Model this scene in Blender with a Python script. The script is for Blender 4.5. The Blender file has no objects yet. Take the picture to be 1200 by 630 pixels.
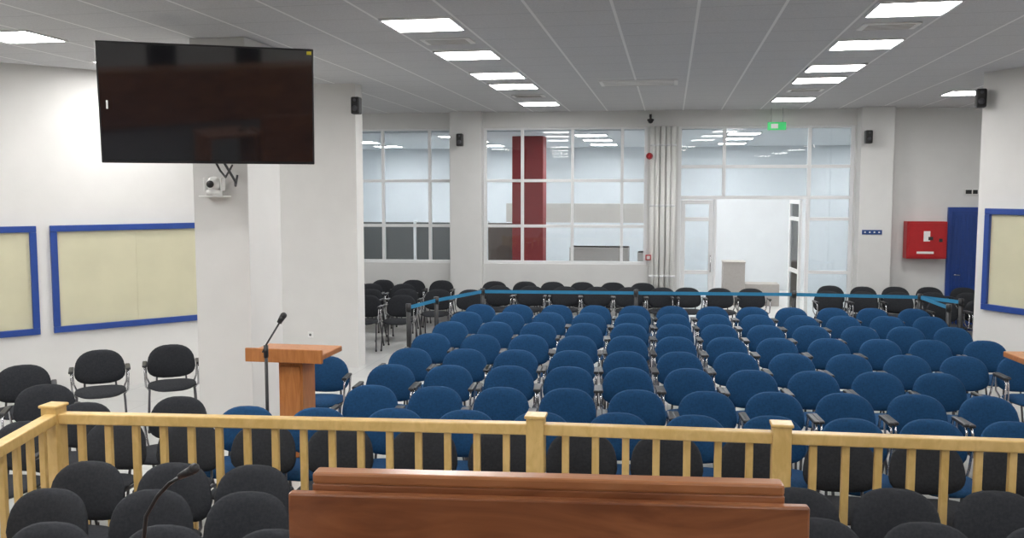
import bpy, bmesh, math, random
from mathutils import Matrix, Vector
random.seed(4)
R=math.radians
scene=bpy.context.scene
COL=bpy.context.scene.collection
C=3.95   # ceiling height
H=2.45   # eye height

# ------------------------------------------------------------------ materials
def mat(name,col,rough=.6,metal=0,noise=0,nscale=20,bump=0,bscale=200,spec=.5,coat=0,emit=None,es=0):
    m=bpy.data.materials.new(name); m.use_nodes=True
    nt=m.node_tree; b=nt.nodes["Principled BSDF"]
    b.inputs["Base Color"].default_value=(*col,1)
    b.inputs["Roughness"].default_value=rough
    b.inputs["Metallic"].default_value=metal
    b.inputs["Specular IOR Level"].default_value=spec
    if coat: b.inputs["Coat Weight"].default_value=coat; b.inputs["Coat Roughness"].default_value=.15
    if emit: b.inputs["Emission Color"].default_value=(*emit,1); b.inputs["Emission Strength"].default_value=es
    tc=nt.nodes.new("ShaderNodeTexCoord")
    if noise:
        n=nt.nodes.new("ShaderNodeTexNoise"); n.inputs["Scale"].default_value=nscale; n.inputs["Detail"].default_value=3
        nt.links.new(tc.outputs["Object"],n.inputs["Vector"])
        mr=nt.nodes.new("ShaderNodeMapRange"); mr.inputs["From Min"].default_value=.3; mr.inputs["From Max"].default_value=.7
        mr.inputs["To Min"].default_value=1-noise; mr.inputs["To Max"].default_value=1+noise
        nt.links.new(n.outputs["Fac"],mr.inputs["Value"])
        mx=nt.nodes.new("ShaderNodeMix"); mx.data_type='RGBA'; mx.blend_type='MULTIPLY'; mx.inputs["Factor"].default_value=1
        mx.inputs["A"].default_value=(*col,1)
        nt.links.new(mr.outputs["Result"],mx.inputs["B"]); nt.links.new(mx.outputs["Result"],b.inputs["Base Color"])
    if bump:
        n2=nt.nodes.new("ShaderNodeTexNoise"); n2.inputs["Scale"].default_value=bscale
        nt.links.new(tc.outputs["Object"],n2.inputs["Vector"])
        bp=nt.nodes.new("ShaderNodeBump"); bp.inputs["Strength"].default_value=bump; bp.inputs["Distance"].default_value=.003
        nt.links.new(n2.outputs["Fac"],bp.inputs["Height"]); nt.links.new(bp.outputs["Normal"],b.inputs["Normal"])
    return m

def wood(name,c1,c2,rough=.35,scale=6,stretch=(1,8,8),coat=.3,p0=.3,p1=.7):
    m=bpy.data.materials.new(name); m.use_nodes=True
    nt=m.node_tree; b=nt.nodes["Principled BSDF"]; b.inputs["Roughness"].default_value=rough
    b.inputs["Coat Weight"].default_value=coat; b.inputs["Coat Roughness"].default_value=.2
    tc=nt.nodes.new("ShaderNodeTexCoord"); mp=nt.nodes.new("ShaderNodeMapping"); mp.inputs["Scale"].default_value=stretch
    nt.links.new(tc.outputs["Object"],mp.inputs["Vector"])
    n=nt.nodes.new("ShaderNodeTexNoise"); n.inputs["Scale"].default_value=scale; n.inputs["Detail"].default_value=6; n.inputs["Distortion"].default_value=1.2
    nt.links.new(mp.outputs["Vector"],n.inputs["Vector"])
    cr=nt.nodes.new("ShaderNodeValToRGB"); cr.color_ramp.elements[0].position=p0; cr.color_ramp.elements[0].color=(*c1,1)
    cr.color_ramp.elements[1].position=p1; cr.color_ramp.elements[1].color=(*c2,1)
    nt.links.new(n.outputs["Fac"],cr.inputs["Fac"]); nt.links.new(cr.outputs["Color"],b.inputs["Base Color"])
    return m

M={}
M['wall']=mat("wall_paint",(.71,.70,.68),.85,noise=.02,nscale=3,bump=.15,bscale=60)
M['wallb']=mat("back_wall_paint",(.73,.73,.72),.85,noise=.02,nscale=3)
M['adj']=mat("adjoining_wall_paint",(.66,.70,.73),.85,noise=.02,nscale=3)
M['white']=mat("white_aluminium",(.82,.83,.84),.45,noise=.01)
M['white2']=mat("white_plastic",(.84,.84,.82),.4,noise=.01)
M['blue']=mat("blue_paint",(.018,.060,.28),.4,noise=.05)
M['bluedoor']=mat("blue_door_paint",(.012,.05,.24),.4,noise=.08)
M['blind']=mat("cream_blind",(.62,.59,.42),.35,noise=.05,nscale=2)
M['blackf']=mat("black_fabric",(.026,.028,.033),.9,noise=.2,nscale=60,bump=.4,bscale=300,spec=.3)
M['bluef']=mat("blue_fabric",(.009,.058,.148),.85,noise=.2,nscale=60,bump=.4,bscale=300,spec=.3)
M['plastic']=mat("black_plastic",(.02,.02,.022),.4,noise=.05)
M['tube']=mat("grey_steel_tube",(.10,.10,.11),.35,metal=.6,noise=.05)
M['rail']=wood("oak_yellow_wood",(.55,.36,.115),(.67,.46,.18),.4,5,(3,3,1.5))
M['lect']=wood("orange_beech_wood",(.42,.15,.04),(.55,.22,.07),.35,4,(6,6,1))
M['pod']=wood("mahogany_wood",(.17,.056,.021),(.36,.14,.055),.30,1.9,(1.1,6,5.0),p0=.38,p1=.66)
M['podedge']=wood("mahogany_edge",(.30,.115,.042),(.40,.17,.07),.3,4,(1,6,6))
M['screen']=mat("tv_screen_glass",(.012,.012,.015),.05,noise=.02,spec=1.0)
M['bezel']=mat("tv_bezel_plastic",(.015,.015,.017),.3,noise=.05)
M['red']=mat("red_enamel",(.45,.015,.02),.35,noise=.04)
M['redcol']=mat("red_column_paint",(.22,.02,.022),.6,noise=.05)
M['belt']=mat("blue_belt_webbing",(.02,.20,.38),.7,noise=.05)
M['metal']=mat("chrome",(.6,.6,.62),.25,metal=1,noise=.02)
M['grey']=mat("grey_partition",(.10,.105,.105),.7,noise=.04)
M['beige']=mat("beige_partition",(.36,.34,.32),.7,noise=.04)
M['band']=mat("pale_hatch_panel",(.48,.46,.43),.7,noise=.04)
M['brown']=mat("dark_brown_panel",(.09,.07,.06),.6,noise=.05)
M['signblue']=mat("blue_sign",(.02,.07,.25),.5,noise=.03)
M['green']=mat("green_exit_sign",(.02,.5,.12),.4,noise=.03,emit=(.05,.9,.25),es=.25)
M['yellow']=mat("yellow_sticker",(.7,.6,.05),.5,noise=.03)
M['dark']=mat("dark_gap",(.03,.03,.03),.8,noise=.03)
M['panel']=mat("led_diffuser",(.9,.9,.9),.5,noise=.01,emit=(1,.985,.965),es=36)
M['frost']=mat("light_frame",(.8,.8,.8),.5,noise=.01)

# floor
def floor_mat():
    m=bpy.data.materials.new("floor_tiles"); m.use_nodes=True; nt=m.node_tree; b=nt.nodes["Principled BSDF"]
    tc=nt.nodes.new("ShaderNodeTexCoord"); br=nt.nodes.new("ShaderNodeTexBrick"); br.offset=0
    br.inputs["Color1"].default_value=(.50,.50,.49,1); br.inputs["Color2"].default_value=(.54,.54,.53,1); br.inputs["Mortar"].default_value=(.33,.33,.33,1)
    br.inputs["Scale"].default_value=1; br.inputs["Brick Width"].default_value=.6; br.inputs["Row Height"].default_value=.6; br.inputs["Mortar Size"].default_value=.004
    nt.links.new(tc.outputs["Object"],br.inputs["Vector"]); nt.links.new(br.outputs["Color"],b.inputs["Base Color"]); b.inputs["Roughness"].default_value=.3
    return m
M['floor']=floor_mat()

def ceil_mat():
    m=bpy.data.materials.new("ceiling_tiles"); m.use_nodes=True; nt=m.node_tree; b=nt.nodes["Principled BSDF"]; b.inputs["Roughness"].default_value=.9
    tc=nt.nodes.new("ShaderNodeTexCoord"); sx=nt.nodes.new("ShaderNodeSeparateXYZ"); nt.links.new(tc.outputs["Object"],sx.inputs[0])
    def line(sock,off,step,w):
        a=nt.nodes.new("ShaderNodeMath"); a.operation='SUBTRACT'; a.inputs[1].default_value=off; nt.links.new(sock,a.inputs[0])
        d=nt.nodes.new("ShaderNodeMath"); d.operation='DIVIDE'; d.inputs[1].default_value=step; nt.links.new(a.outputs[0],d.inputs[0])
        r=nt.nodes.new("ShaderNodeMath"); r.operation='ROUND'; nt.links.new(d.outputs[0],r.inputs[0])
        s=nt.nodes.new("ShaderNodeMath"); s.operation='SUBTRACT'; nt.links.new(d.outputs[0],s.inputs[0]); nt.links.new(r.outputs[0],s.inputs[1])
        ab=nt.nodes.new("ShaderNodeMath"); ab.operation='ABSOLUTE'; nt.links.new(s.outputs[0],ab.inputs[0])
        l=nt.nodes.new("ShaderNodeMath"); l.operation='LESS_THAN'; l.inputs[1].default_value=w/step/2; nt.links.new(ab.outputs[0],l.inputs[0])
        return l.outputs[0]
    lx=line(sx.outputs[0],-2.19+.3415,.683,.026); ly=line(sx.outputs[1],7.95+.308,.617,.022)
    n=nt.nodes.new("ShaderNodeTexNoise"); n.inputs["Scale"].default_value=90; nt.links.new(tc.outputs["Object"],n.inputs["Vector"])
    cr=nt.nodes.new("ShaderNodeValToRGB"); cr.color_ramp.elements[0].position=.35; cr.color_ramp.elements[0].color=(.55,.55,.56,1); cr.color_ramp.elements[1].position=.6; cr.color_ramp.elements[1].color=(.62,.62,.63,1)
    nt.links.new(n.outputs["Fac"],cr.inputs["Fac"])
    m1=nt.nodes.new("ShaderNodeMix"); m1.data_type='RGBA'; nt.links.new(ly,m1.inputs["Factor"]); nt.links.new(cr.outputs[0],m1.inputs["A"]); m1.inputs["B"].default_value=(.51,.51,.52,1)
    m2=nt.nodes.new("ShaderNodeMix"); m2.data_type='RGBA'; nt.links.new(lx,m2.inputs["Factor"]); nt.links.new(m1.outputs["Result"],m2.inputs["A"]); m2.inputs["B"].default_value=(.84,.84,.84,1)
    nt.links.new(m2.outputs["Result"],b.inputs["Base Color"]); return m
M['ceil']=ceil_mat()

def glass_mat():
    m=bpy.data.materials.new("clear_glass"); m.use_nodes=True; nt=m.node_tree; nt.nodes.clear()
    o=nt.nodes.new("ShaderNodeOutputMaterial"); mx=nt.nodes.new("ShaderNodeMixShader"); t=nt.nodes.new("ShaderNodeBsdfTransparent"); g=nt.nodes.new("ShaderNodeBsdfGlossy")
    t.inputs[0].default_value=(.93,.96,.98,1); g.inputs["Roughness"].default_value=.02
    f=nt.nodes.new("ShaderNodeFresnel"); f.inputs[0].default_value=1.45
    nt.links.new(f.outputs[0],mx.inputs[0]); nt.links.new(t.outputs[0],mx.inputs[1]); nt.links.new(g.outputs[0],mx.inputs[2]); nt.links.new(mx.outputs[0],o.inputs[0]); return m
M['glass']=glass_mat()

# ------------------------------------------------------------------ mesh builder
class B:
    def __init__(s): s.bm=bmesh.new(); s.mats=[]
    def mi(s,k):
        if k not in s.mats: s.mats.append(k)
        return s.mats.index(k)
    def box(s,x0,x1,y0,y1,z0,z1,k,bev=0,mtx=None):
        t=bmesh.new(); bmesh.ops.create_cube(t,size=1)
        for v in t.verts:
            v.co=Vector(((x0+x1)/2+v.co.x*(x1-x0),(y0+y1)/2+v.co.y*(y1-y0),(z0+z1)/2+v.co.z*(z1-z0)))
        if bev: bmesh.ops.bevel(t,geom=t.edges[:],offset=bev,segments=2,affect='EDGES',profile=.5)
        s.merge(t,k,mtx); return s
    def merge(s,t,k,mtx=None,smooth=False):
        i=s.mi(k); mp={}
        for v in t.verts: mp[v]=s.bm.verts.new(mtx@v.co if mtx else v.co)
        for f in t.faces:
            try: nf=s.bm.faces.new([mp[v] for v in f.verts]); nf.material_index=i; nf.smooth=smooth
            except ValueError: pass
        t.free()
    def cyl(s,p,q,r,k,r2=None,n=14,smooth=True):
        p=Vector(p); q=Vector(q); d=q-p; t=bmesh.new()
        bmesh.ops.create_cone(t,cap_ends=True,segments=n,radius1=r,radius2=r if r2 is None else r2,depth=d.length)
        mt=Matrix.Translation((p+q)/2)@d.to_track_quat('Z','Y').to_matrix().to_4x4()
        s.merge(t,k,mt,smooth); return s
    def sph(s,c,r,k,sc=(1,1,1)):
        t=bmesh.new(); bmesh.ops.create_uvsphere(t,u_segments=16,v_segments=10,radius=r)
        s.merge(t,k,Matrix.Translation(c)@Matrix.Diagonal((*sc,1)),True); return s
    def tube(s,pts,r,k,n=8):
        pts=[Vector(p) for p in pts]; i=s.mi(k); rings=[]
        for a,p in enumerate(pts):
            d=(pts[min(a+1,len(pts)-1)]-pts[max(a-1,0)]).normalized()
            ref=Vector((1,0,0)) if abs(d.x)<.8 else Vector((0,1,0))
            u=d.cross(ref).normalized(); w=d.cross(u)
            rings.append([s.bm.verts.new(p+r*(math.cos(t)*u+math.sin(t)*w)) for t in [2*math.pi*j/n for j in range(n)]])
        for a in range(len(rings)-1):
            for j in range(n):
                f=s.bm.faces.new((rings[a][j],rings[a][(j+1)%n],rings[a+1][(j+1)%n],rings[a+1][j])); f.material_index=i; f.smooth=True
        for rg in (rings[0],rings[-1]):
            f=s.bm.faces.new(rg); f.material_index=i
        return s
    def pad(s,a,b,T1,T2,fn,k1,k2,n=28,rings=5,e=2.7):
        """superellipse cushion, fn(x,y,n)->Vector"""
        def pt(r,t,sg):
            c,sn=math.cos(t),math.sin(t)
            x=a*r*math.copysign(abs(c)**(2/e),c); y=b*r*math.copysign(abs(sn)**(2/e),sn)
            h=math.sqrt(max(0,1-r**4))
            return fn(x,y,(T1 if sg>0 else -T2)*h)
        edge=[s.bm.verts.new(pt(1,2*math.pi*j/n,1)) for j in range(n)]
        rs=[math.sin(math.pi/2*(q/rings)) for q in range(rings-1,0,-1)]
        for sg,k in ((1,k1),(-1,k2)):
            i=s.mi(k); prev=edge
            for r in rs:
                cur=[s.bm.verts.new(pt(r,2*math.pi*j/n,sg)) for j in range(n)]
                for j in range(n):
                    f=s.bm.faces.new((prev[j],prev[(j+1)%n],cur[(j+1)%n],cur[j])); f.material_index=i; f.smooth=True
                prev=cur
            c=s.bm.verts.new(pt(0,0,sg))
            for j in range(n):
                f=s.bm.faces.new((prev[j],prev[(j+1)%n],c)); f.material_index=i; f.smooth=True
        return s
    def mesh(s,name):
        bmesh.ops.recalc_face_normals(s.bm,faces=s.bm.faces)
        me=bpy.data.meshes.new(name); s.bm.to_mesh(me); s.bm.free()
        for k in s.mats: me.materials.append(M[k])
        return me
    def obj(s,name,loc=(0,0,0),rz=0,rot=None):
        o=bpy.data.objects.new(name,s.mesh(name)); COL.objects.link(o); o.location=loc
        o.rotation_euler=rot if rot else (0,0,rz); return o
def inst(me,name,loc,rz=0):
    o=bpy.data.objects.new(name,me); COL.objects.link(o); o.location=loc; o.rotation_euler=(0,0,rz); return o

# ------------------------------------------------------------------ room shell
BR=math.atan2(.056,.998); BP=(0,16.94,0)
B().box(-13,11,-6.3,26,-.2,0,'floor').obj("floor")
B().box(-13,11,-6.3,17.2,C,C+.2,'ceil').obj("ceiling")

def slab(name,p,d,t0,t1,th,side,k='wall',z1=C,extra=None):
    """wall starting at p along d; thickness to side"""
    ang=math.atan2(d[1],d[0]); b=B()
    y0,y1=(0,th) if side>0 else (-th,0)
    b.box(t0,t1,y0,y1,0,z1,k)
    return b.obj(name,(p[0],p[1],0),ang)
LA=(-7.64,9.42); LD=(.650,.760)
slab("wall_left",LA,LD,-6.0,3.42,.25,1)
slab("wall_left_side",(-11.54,4.86),(0,-1),0,11.2,.25,-1)
slab("wall_left_return",(-6.2,12.02),(1,0),0,1.91,.28,1)
slab("wall_left_back",(-7.9,12.05),(0,1),0,4.6,.2,1)
RP=(3.84,12.33); RD=(.514,-.857)
slab("wall_right",RP,RD,0,9.8,.28,1)
slab("wall_right_side",(8.88,3.93),(0,-1),0,10.2,.25,1)
slab("wall_right_back",(6.3,12.0),(0,1),0,5.4,.2,-1)
slab("wall_right_link",(4.2,12.3),(1,0),0,2.1,.15,1)
slab("wall_rear",(-12,-6.0),(1,0),0,21.5,.25,-1)
B().box(-4.65,-4.07,8.3,9.04,0,C,'wall',.008).obj("column")
# back wall with glazing openings
b=B()
b.box(-7.9,-.43,0,.2,0,1.12,'wallb')
b.box(-4.08,-3.48,0,.2,1.12,3.68,'wallb'); b.box(-.43,.13,0,.2,0,3.68,'wallb')
b.box(3.25,3.83,0,.2,0,3.68,'wallb'); b.box(3.83,6.6,0,.2,0,3.68,'wallb'); b.box(-8,6.6,0,.25,3.66,C,'wallb')
b.obj("wall_back",BP,BR)
B().box(-4.08,-3.48,-.22,0,0,3.95,'wallb',.006).obj("column",BP,BR)
B().box(3.27,3.83,-.30,0,0,3.95,'wallb',.006).obj("column",BP,BR)

def frame(name,u0,u1,z0,z1,vs,hs,w=.055,glass=True,segs=None):
    b=B(); y0,y1=.05,.13
    b.box(u0,u0+w,y0,y1,z0,z1,'white',.004); b.box(u1-w,u1,y0,y1,z0,z1,'white',.004)
    b.box(u0+w,u1-w,y0,y1,z0,z0+w,'white',.004); b.box(u0+w,u1-w,y0,y1,z1-w,z1,'white',.004)
    for v in vs: b.box(v-w/2,v+w/2,y0,y1,z0+w,z1-w,'white',.004)
    for h in hs: b.box(u0+w,u1-w,y0+.004,y1-.004,h-w/2,h+w/2,'white',.004)
    if glass: b.box(u0+w/2,u1-w/2,.085,.091,z0+w/2,z1-w/2,'glass')
    return b.obj(name,BP,BR)
frame("window_1",-7.6,-4.08,1.12,3.68,[-6.4,-5.43,-4.52],[1.83,2.68])
frame("window_2",-3.48,-.43,1.12,3.68,[-2.75,-1.81,-.89],[1.83,2.68])
# glazed entrance screen
b=B(); w=.06; y0,y1=.05,.13
for x in (.13,3.19): b.box(x,x+w,y0,y1,0,3.68,'white',.004)
b.box(2.44,2.5,y0,y1,0,3.66,'white',.004); b.box(.93,.99,y0,y1,2.39,3.66,'white',.004)
for z in (3.62,2.90,2.34): b.box(.19,3.19,y0+.004,y1-.004,z,z+w,'white',.003)
for z in (1.95,.98,.0): b.box(2.5,3.19,y0+.004,y1-.004,z,z+w,'white',.003)
b.box(.79,.84,y0,y1,0,2.34,'white',.004)
b.box(.16,3.22,.085,.091,2.37,3.65,'glass'); b.box(2.47,3.22,.085,.091,.03,2.37,'glass')
b.obj("window_3",BP,BR)
def leaf(name,loc,rz,wd=.62,ht=2.3):
    b=B(); w=.075
    for x in (0,wd-w): b.box(x,x+w,-.025,.025,.01,ht,'white',.004)
    for z in (.01,.95,1.93,ht-w): b.box(w,wd-w,-.022,.022,z,z+w,'white',.004)
    b.box(w/2,wd-w/2,-.003,.003,.04,ht-.04,'glass')
    b.tube([(wd-.04,-.02,1.0),(wd-.04,-.07,1.0),(wd-.04,-.07,1.3),(wd-.04,-.02,1.3)],.01,'metal')
    return b.obj(name,loc,rz)
def bk(u,d,z=0): return (u*.9984-d*.056,16.94+u*.056+d*.9984,z)
leaf("door_2",bk(.20,.09),BR,.58,2.32)
leaf("door_3",bk(2.38,.25),BR+R(92),.85,2.32)

# pipes
b=B()
for i,x in enumerate((-.34,-.25,-.15,-.05,.04)):
    b.tube([(x,-.07,.0),(x,-.07,3.66)],.046-.006*(i%2),'white2',12)
    for z in (.9,2.2,3.3): b.cyl((x,-.07,z),(x,-.07,z+.04),.05,'white',n=12)
b.obj("pipe_riser",BP,BR)

# adjoining room beyond the glass
B().box(-9,8.5,17.25,26,3.62,3.75,'adj').obj("ceiling_adjoining")
B().box(-9,8.5,23.5,23.7,0,3.62,'adj').obj("wall_adjoining_back")
B().box(-9.2,-9,17,23.7,0,3.62,'adj').obj("wall_adjoining_left")
B().box(8.5,8.7,17.4,23.7,0,3.62,'adj').obj("wall_adjoining_right")
B().box(-3.25,-2.6,18.6,19.1,0,3.62,'redcol',.01).obj("column")
b=B(); b.box(-8.5,-4.0,19.5,19.58,.05,1.80,'grey'); 
for x in (-8.4,-7,-5.6,-4.1): b.box(x-.03,x+.03,19.46,19.62,0,1.84,'white')
b.obj("office_partition")
b=B(); b.box(-3.9,-3.05,19.3,19.4,.05,1.80,'brown'); b.box(-3.95,-3.9,19.28,19.42,0,1.84,'white'); b.box(-3.05,-3.0,19.28,19.42,0,1.84,'white'); b.obj("office_partition")
b=B(); b.box(-3.9,.2,21.5,21.7,1.75,2.2,'band'); b.box(-3.9,-3.8,21.5,21.7,0,1.75,'white'); b.box(.1,.2,21.5,21.7,0,1.75,'white'); b.obj("counter_hatch_wall")
b=B(); b.box(-2.2,-.9,20.0,20.6,.0,1.25,'beige',.01); b.box(-2.2,-.9,19.98,20.62,1.21,1.25,'beige',.005); b.obj("reception_counter")
b=B(); b.box(-.7,.2,20.0,20.5,.0,1.15,'beige',.01); b.box(-.7,.2,19.98,20.52,1.11,1.15,'beige',.005); b.obj("reception_counter")
b=B(); b.box(1.15,1.62,20.2,20.7,0,.95,'beige',.01); b.box(1.62,2.35,20.2,20.7,0,.48,'beige',.01); b.box(1.14,1.63,20.18,20.7,.93,.96,'beige',.004)
b.obj("low_cabinet")

# ------------------------------------------------------------------ ceiling lights
def lightmesh():
    b=B(); b.box(-.30,.30,-.28,.28,-.012,.0,'panel')
    for x in (-.32,.30): b.box(x,x+.02,-.30,.30,-.018,.0,'frost')
    for y in (-.30,.28): b.box(-.30,.30,y,y+.02,-.018,.0,'frost')
    return b.mesh("ceiling_light_panel")
LM=lightmesh()
pos=[(x,y) for x in (-2.19,1.91) for y in (7.95,9.75,11.5,12.68,15.2)]
pos+=[(-6.19,7.88),(-6.19,5.9),(-6.19,9.75),(4.36,14.67),(-6.3,14.6)]
pos+=[(x,y) for x in (-6.19,-2.19,1.91,6.0) for y in (4.2,1.8,-.6,-3.6)]+[(6.0,6.6),(-4.2,4.8),(-4.2,2.9)]  # final pair is added, out of view, to brighten the column front
for x,y in pos: inst(LM,"ceiling_light_panel",(x,y,C))
for x in (-7,-4.4,-1.6,1.4,4.4):
    for y in (18.4,20.1,22): inst(LM,"ceiling_light_panel",(x,y,3.62))  # grid filled out with added panels to brighten the room behind the glass

def vent(name,x,y,w,d):
    b=B(); b.box(-w/2,w/2,-d/2,d/2,-.015,0,'white2',.004)
    n=5
    for i in range(n):
        yy=-d/2+.04+(d-.08)*i/(n-1); b.box(-w/2+.05,w/2-.05,yy-.006,yy+.006,-.018,-.012,'beige')
    b.obj(name,(x,y,C))
vent("ceiling_vent",-.45,12.6,1.05,.55)
vent("ceiling_vent",-2.19,8.85,.5,.3); vent("ceiling_vent",1.91,8.75,.5,.3)
vent("ceiling_vent",-2.19,14.0,.5,.3); vent("ceiling_vent",1.91,13.9,.5,.3)

# ------------------------------------------------------------------ blue framed windows
def bluewin(name,p,d,t0,t1,z0,z1,side):
    """on wall surface, room side"""
    ang=math.atan2(d[1],d[0]); b=B(); w=.075; s=-1
    ya,yb=(-.05,-.002)
    b.box(t0,t1,ya,yb,z0,z0+w,'blue',.006); b.box(t0,t1,ya,yb,z1-w,z1,'blue',.006)
    b.box(t0,t0+w,ya,yb,z0+w,z1-w,'blue',.006); b.box(t1-w,t1,ya,yb,z0+w,z1-w,'blue',.006)
    b.box(t0+w,t1-w,-.012,-.003,z0+w,z1-w,'blind')
    m=(t0+t1)/2; b.box(m-.008,m+.008,-.016,-.012,z0+w,z1-w,'blind')
    b.obj(name,(p[0],p[1],0),ang)
bluewin("window_4",LA,LD,.44,2.45,.76,2.06,1)
bluewin("window_5",LA,LD,-1.72,.29,.76,2.06,1)
bluewin("window_6",RP,RD,.14,2.1,.99,2.26,1)

# ------------------------------------------------------------------ chairs
def chair(name,fab,arms,shell='plastic'):
    b=B()
    def back(x,y,n):
        xx=x*(1.0-.10*(y/.17)); yy=.65+y
        return Vector((xx, .02+ (yy-.5)*.18 -1.1*xx*xx*.7 - n, yy))
    b.pad(.24,.175,.03,.018,back,fab,shell)
    def seat(x,y,n):
        drop=-.03*max(0,(-y-.12)/.1)**2
        return Vector((x,-.23+y,.45+n+drop))
    b.pad(.24,.22,.03,.03,seat,fab,shell,e=3.2)
    for s in (-1,1):
        b.tube([(s*.235,-.43,.0),(s*.225,-.36,.36),(s*.222,-.335,.405),(s*.22,-.30,.42),(s*.22,-.08,.42),(s*.222,-.04,.405),(s*.225,-.01,.36),(s*.245,.13,.0)],.011,'tube')
        b.tube([(s*.15,-.12,.42),(s*.15,.0,.42),(s*.15,.035,.44),(s*.14,.05,.62)],.01,'tube')
        for p in ((s*.235,-.43),(s*.245,.13)): b.cyl((p[0],p[1],0),(p[0],p[1],.03),.015,'plastic',n=8)
        if arms:
            b.tube([(s*.22,-.31,.42),(s*.255,-.33,.46),(s*.262,-.33,.62),(s*.262,-.31,.655),(s*.262,-.08,.67),(s*.262,-.045,.65),(s*.25,-.03,.5),(s*.22,-.06,.43)],.010,'metal')
            b.box(s*.262-.024,s*.262+.024,-.34,-.07,.662,.688,'plastic',.01)
    b.tube([(-.22,-.2,.415),(.22,-.2,.415)],.01,'tube')
    return b.mesh(name)
BLUE=chair("blue_conference_chair",'bluef',True)
BLK=chair("black_conference_chair",'blackf',False)
BLKA=chair("black_armchair",'blackf',True)
def jit(a): return random.uniform(-a,a)
S=.09
rows=[(6.60,-3.15,13),(7.42,-2.48,10),(8.37,-2.59,10),(9.28,-2.66,12),(10.27,-2.7,12),(11.28,-2.72,12),(12.25,-2.73,12),(13.10,-2.73,12)]
for yk,x0,n in rows:
    for i in range(n):
        x=x0+.557*i
        inst(BLUE,"blue_conference_chair",(x+jit(.012),yk+S*x+jit(.02),0),math.atan(S)+jit(.03))
inst(BLUE,"blue_conference_chair",(-3.36,8.47-.05,0),.15)
# black row just behind the railing
for i in range(15):
    x=-3.9+.557*i
    inst(BLK,"black_conference_chair",(x+jit(.02),6.06+.075*x-.02,0),.06+jit(.04))
# chairs on the near side of the railing
for x,y in [(-3.44,4.80),(-2.91,4.86),(-2.42,4.90),(-3.33,4.30),(-2.76,4.38),(-2.23,4.44),(-2.98,3.84),(-2.40,3.9),(-1.85,3.94),
            (1.24,5.10),(1.78,5.15),(.70,5.02),(.74,4.55),(1.27,4.58),(1.83,4.62),(2.35,5.2)]:
    inst(BLK,"black_conference_chair",(x,y,0),.06+jit(.04))
# chairs along left wall
for x,y,r in [(-5.25,8.81,.55),(-5.80,8.38,.6),(-6.0,7.5,.65),(-6.45,6.95,.65),(-5.2,6.75,.5),(-3.84,6.52,.1),(-4.45,6.2,.15),(-4.5,5.6,.1)]:
    inst(BLKA,"black_armchair",(x,y,0),r)
# black chairs at back
def backrow(d,us,j=.02):
    for u in us:
        p=bk(u,d); inst(BLKA,"black_armchair",(p[0]+jit(j),p[1]+jit(j),0),BR+jit(.06))
backrow(-.40,[-5.9+.56*i for i in range(4)]); backrow(-.45,[-3.2+.54*i for i in range(6)])
backrow(-1.25,[-3.0+.56*i for i in range(6)]); backrow(-1.2,[.25,.8,1.32]); 
backrow(-.55,[2.75]); backrow(-.65,[3.3+.56*i for i in range(5)]); backrow(-1.5,[2.5+.56*i for i in range(6)])
for x,y in [(-4.75,13.7),(-4.2,13.8),(-5.0,14.6),(-4.4,14.7),(-3.85,14.75),(-3.3,14.8),(-5.3,15.5),(-4.7,15.55),(4.1,14.6),(4.66,14.65),(5.22,14.7),(4.7,13.75),(5.3,13.8)]:
    inst(BLKA,"black_armchair",(x,y,0),.05+jit(.1))

# ------------------------------------------------------------------ belt barrier
b=B(); posts=[(-3.42,11.55),(-3.26,12.4),(-2.85,13.65),(-.5,13.85),(1.85,14.05),(3.62,14.0),(3.66,12.75),(4.02,13.45)]
for x,y in posts:
    b.cyl((x,y,0),(x,y,.025),.17,'plastic',n=24); b.cyl((x,y,.025),(x,y,.05),.16,'plastic',r2=.03,n=24)
    b.cyl((x,y,.04),(x,y,.95),.03,'plastic'); b.cyl((x,y,.88),(x,y,.98),.036,'plastic')
def band(p,q,z=.93):
    p=Vector((*p,z)); q=Vector((*q,z)); d=(q-p); ang=math.atan2(d.y,d.x)
    b.box(0,d.length,-.002,.002,-.025,.025,'belt',0,Matrix.Translation(p)@Matrix.Rotation(ang,4,'Z'))
for i in range(6): band(posts[i],posts[i+1])
band(posts[5],posts[7])
b.obj("retractable_belt_barrier")

# ------------------------------------------------------------------ wooden railing
b=B()
RPT=[(-3.45,3.3),(-3.92,5.17),(-.80,5.44),(.67,5.49),(2.15,5.54),(3.6,5.6)]
for x,y in RPT:
    b.box(x-.055,x+.055,y-.055,y+.055,0,1.07,'rail',.006); b.box(x-.065,x+.065,y-.065,y+.065,1.07,1.09,'rail',.006)
for (x0,y0),(x1,y1) in zip(RPT[:-1],RPT[1:]):
    d=Vector((x1-x0,y1-y0,0)); L=d.length; mt=Matrix.Translation((x0,y0,0))@Matrix.Rotation(math.atan2(d.y,d.x),4,'Z')
    b.box(.05,L-.05,-.04,.04,.965,1.035,'rail',.008,mt); b.box(.05,L-.05,-.025,.025,.14,.20,'rail',.005,mt)
    n=round(L/.18)
    for i in range(1,n):
        xx=L*i/n; b.box(xx-.022,xx+.022,-.018,.018,.20,.97,'rail',.004,mt)
b.obj("wooden_railing")

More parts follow.
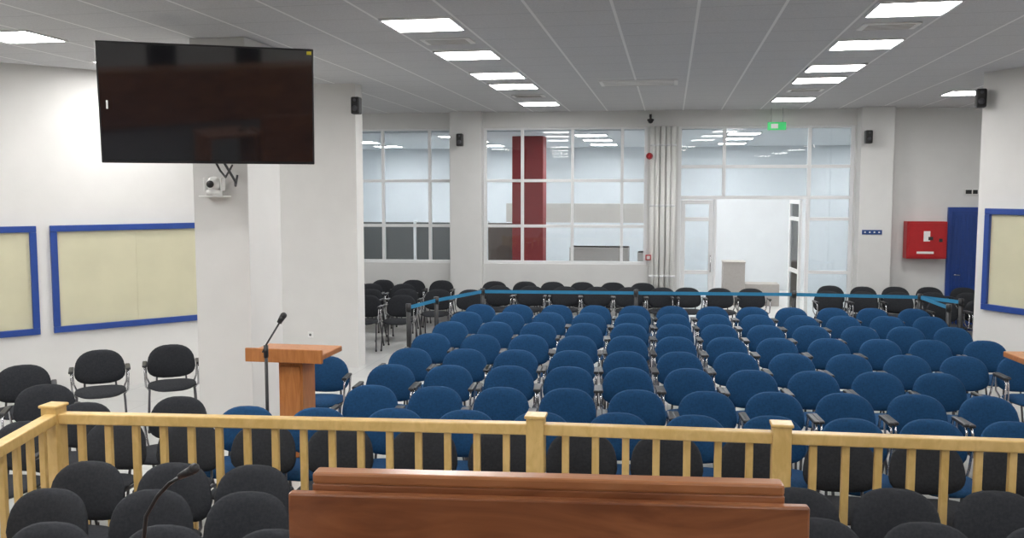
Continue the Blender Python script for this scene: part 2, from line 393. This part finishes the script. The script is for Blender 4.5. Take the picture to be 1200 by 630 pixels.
# ------------------------------------------------------------------ lecterns + mic stand
def lectern(loc,rz):
    b=B()
    b.box(-.35,.35,-.22,.24,1.03,1.08,'lect',.008); b.box(-.35,.35,-.245,-.215,1.0,1.12,'lect',.006)
    b.box(-.10,.12,-.12,.16,.05,1.03,'lect',.006); b.box(-.3,.3,-.22,.24,0,.05,'lect',.008)
    b.box(-.08,.10,-.135,-.12,.15,.95,'lect',.004)
    b.obj("lectern",loc,rz)
lectern((-3.25,7.45,0),.0); lectern((3.24,8.2,0),.09)
b=B()
for a in (90,210,330):
    c,s=math.cos(R(a)),math.sin(R(a)); b.tube([(0,0,.14),(.22*c,.22*s,.015)],.009,'plastic')
b.cyl((0,0,.1),(0,0,1.15),.014,'plastic'); b.cyl((0,0,1.10),(0,0,1.2),.02,'plastic')
b.tube([(-.03,0,1.14),(.0,0,1.2),(.13,0,1.40)],.008,'plastic'); b.cyl((.12,0,1.39),(.155,0,1.445),.02,'plastic',r2=.026); b.sph((.16,0,1.45),.027,'plastic')
b.obj("microphone_stand",(-3.27,6.92,0))

# ------------------------------------------------------------------ television
tv=B(); W,Hh=1.75,1.0
tv.box(-W/2,W/2,-.02,.035,-Hh/2,Hh/2,'bezel',.008); tv.box(-W/2+.015,W/2-.015,-.024,-.019,-Hh/2+.025,Hh/2-.015,'screen')
tv.box(-.45,.45,.035,.08,-.3,.3,'bezel',.01); tv.box(W/2-.06,W/2-.02,-.0255,-.0235,Hh/2-.05,Hh/2-.02,'yellow')
tv.box(-W/2+.06,-W/2+.075,-.0255,-.0235,-.05,.02,'white2')
tvo=tv.obj("television",(-3.90,7.27,3.20))
tvo.rotation_euler=(R(8),0,R(25.5))
b=B(); b.box(-4.45,-4.25,8.26,8.3,3.0,3.4,'bezel',.005); b.tube([(-4.35,8.27,3.2),(-4.15,7.9,3.2),(-3.95,7.4,3.2)],.03,'bezel')
b.tube([(-4.0,7.55,2.95),(-4.05,7.8,2.72),(-4.10,8.1,2.56),(-4.15,8.2,2.52),(-4.17,8.28,2.62)],.012,'plastic'); b.tube([(-4.1,7.55,2.9),(-4.15,7.9,2.66),(-4.2,8.1,2.6),(-4.22,8.28,2.72)],.01,'plastic')
b.obj("television_bracket")
b=B(); b.box(-.13,.13,-.16,.0,-.09,-.075,'white2',.004); b.cyl((0,-.09,-.075),(0,-.09,-.02),.075,'white2',n=20)
b.sph((0,-.09,.035),.075,'white2'); b.box(-.1,-.075,-.12,-.05,-.03,.1,'white2',.008); b.box(.075,.1,-.12,-.05,-.03,.1,'white2',.008); b.cyl((0,-.15,.035),(0,-.175,.035),.035,'plastic')
b.obj("ptz_camera",(-4.38,8.3,2.50),0)

# ------------------------------------------------------------------ speakers, alarms, signs
def speaker(loc,rz):
    b=B(); b.box(-.06,.06,-.2,-.06,-.115,.115,'plastic',.02); b.box(-.047,.047,-.205,-.198,-.10,.10,'dark',.01)
    b.box(-.02,.02,-.07,.0,-.03,.03,'plastic',.004); b.cyl((0,-.207,-.04),(0,-.201,-.04),.04,'tube'); b.cyl((0,-.207,.07),(0,-.201,.07),.02,'tube')
    b.obj("wall_speaker",loc,rz)
speaker((-4.22,12.0,3.63),0); speaker((bk(-3.96+.1,-.24)[0],bk(-3.86,-.24)[1],3.42),BR); speaker((bk(3.35,-.32)[0],bk(3.35,-.32)[1],3.42),BR)
speaker((3.80,12.33,3.62),R(-10))
b=B(); b.box(-.34,.34,-.22,0,-.33,.33,'red',.01); b.box(-.31,.31,-.228,-.22,-.30,.30,'red',.006); b.box(-.06,.05,-.231,-.227,-.02,.16,'white2'); b.box(.2,.26,-.24,-.226,-.03,.03,'plastic',.004)
b.box(-.17,.12,-.231,-.227,-.24,-.2,'white2'); b.box(.02,.10,-.2315,-.2275,.0,.06,'dark')
b.obj("fire_hose_cabinet",bk(4.46,0,1.62),BR)
b=B(); b.box(-.36,.36,-.06,-.0,0,2.2,'blue',.006); b.box(-.3,.3,-.07,-.05,.01,2.12,'bluedoor',.004)
for i in range(9):
    x=-.26+.065*i; b.box(x-.008,x+.008,-.078,-.068,.1,2.05,'bluedoor',.002)
b.tube([(-.24,-.07,1.0),(-.24,-.12,1.0),(-.14,-.12,1.0)],.01,'metal')
b.obj("door_1",bk(5.22,0),BR)
b=B(); b.box(-.16,.16,-.01,.01,-.14,.0,'green',.003); b.cyl((-.1,0,0),(-.1,0,.25),.004,'metal'); b.cyl((.1,0,0),(.1,0,.25),.004,'metal'); b.box(-.1,.02,-.013,-.009,-.11,-.03,'white2')
b.obj("exit_sign",bk(1.82,-.3,3.70),BR)
b=B(); b.box(-.12,.12,-.02,0,-.05,.05,'white2',.003); b.box(-.1,.0,-.023,-.019,-.035,.035,'dark'); b.box(.02,.1,-.023,-.019,-.035,.035,'dark'); b.obj("wall_sign",bk(5.25,0,2.47),BR)
b=B(); b.box(-.17,.17,-.012,0,-.04,.04,'signblue',.002); 
for x in (-.12,-.04,.04,.12): b.box(x-.014,x+.014,-.015,-.011,-.012,.012,'white2')
b.obj("wall_sign",bk(3.5,-.30,1.76),BR)
b=B(); b.cyl((0,-.0,0),(0,-.05,0),.06,'red',n=20); b.cyl((0,-.05,0),(0,-.09,0),.05,'red',r2=.03,n=20); b.obj("fire_alarm_sounder",bk(-.40,-.12,3.12),BR)
b=B(); b.box(-.05,.05,-.05,0,-.05,.05,'red',.006); b.box(-.03,.03,-.054,-.049,-.03,.03,'white2'); b.obj("fire_call_point",bk(-.40,-.12,1.27),BR)
b=B(); b.cyl((0,0,0),(0,0,-.03),.06,'plastic',n=20); b.sph((0,0,-.03),.048,'plastic'); b.cyl((0,.0,0),(0,.0,.08),.02,'plastic'); b.box(-.02,.02,0,.2,.05,.09,'plastic'); b.obj("dome_camera",bk(-.39,-.2,3.78),BR)
b=B(); b.box(-.04,.04,-.012,0,-.04,.04,'white2',.003); b.cyl((0,-.013,0),(0,-.011,0),.018,'grey',n=12); b.obj("wall_socket",(-5.0,12.02,.45),0)

# ------------------------------------------------------------------ dais, podium, desk mic
B().box(-3.0,3.0,-5.5,2.25,0,.8,'grey',.01).obj("dais_platform")
PR=math.atan(.09)
b=B()
b.box(-.495,.495,-.018,.028,1.030,1.055,'podedge',.006)      # top edge
b.box(-.495,.495,-.018,.028,.60,1.031,'pod',.003)
b.box(-.54,.54,-.045,-.018,.0,1.018,'pod',.005)            # inner board
b.box(-.54,-.50,-.50,-.045,.0,.80,'pod',.006); b.box(.50,.54,-.50,-.045,.0,.80,'pod',.006)
b.box(-.54,.54,-.52,-.045,.70,.74,'pod',.006)
b.obj("wooden_podium",(-.255,1.85,.8),PR)
b=B(); b.box(-.4,.4,-.3,.3,.74,.78,'pod',.006)
for x in (-.37,.37):
    b.box(x-.025,x+.025,-.27,.27,0,.74,'pod',.005)
b.obj("side_desk",(-1.22,1.45,.8),0)
b=B(); b.cyl((0,0,0),(0,0,.03),.06,'plastic',n=20); b.tube([(0,0,.03),(0,0,.2),(.01,0,.27),(.035,0,.31),(.06,0,.335),(.085,0,.352)],.004,'plastic'); b.cyl((.08,0,.349),(.108,0,.364),.006,'plastic',r2=.009); b.sph((.110,0,.366),.010,'plastic')
b.obj("gooseneck_microphone",(-.965,1.5,1.58),0)
# long bench and high-backed chairs behind the viewer (seen only as reflections)
b=B(); b.box(-2.8,2.8,-2.75,-2.7,0,1.0,'pod',.006); b.box(-2.85,2.85,-3.3,-2.68,1.0,1.05,'podedge',.008)
for x in (-2.8,-.95,.9,2.75): b.box(x,x+.05,-3.3,-2.75,0,1.0,'pod',.005)
b.obj("judges_bench",(0,0,.8))
for x in (-1.9,0,1.9):
    b=B(); b.box(-.3,.3,-.08,.0,.5,1.35,'blackf',.035); b.box(-.3,.3,-.02,.5,.42,.52,'blackf',.035); b.cyl((0,.22,.08),(0,.22,.42),.03,'metal')
    for a in range(5):
        c,s=math.cos(a*1.2566),math.sin(a*1.2566); b.tube([(0,.22,.09),(.28*c,.22+.28*s,.05)],.018,'plastic'); b.sph((.28*c,.22+.28*s,.03),.03,'plastic')
    for sx in (-.3,.3): b.tube([(sx,0,.7),(sx,.32,.7),(sx,.32,.46)],.02,'plastic')
    b.obj("executive_chair",(x,-4.3,.8))

# ------------------------------------------------------------------ camera & world
cam=bpy.data.cameras.new("camera"); cam.sensor_width=36; cam.lens=1060/1200*36; cam.clip_start=.05
co=bpy.data.objects.new("camera",cam); COL.objects.link(co); co.location=(0,0,H)
co.rotation_euler=(R(90-4.7994),0,R(9.9183)); scene.camera=co
w=bpy.data.worlds.new("world"); scene.world=w; w.use_nodes=True; w.node_tree.nodes["Background"].inputs[0].default_value=(.5,.55,.6,1); w.node_tree.nodes["Background"].inputs[1].default_value=.3
scene.view_settings.view_transform='Standard'; scene.view_settings.look='None'
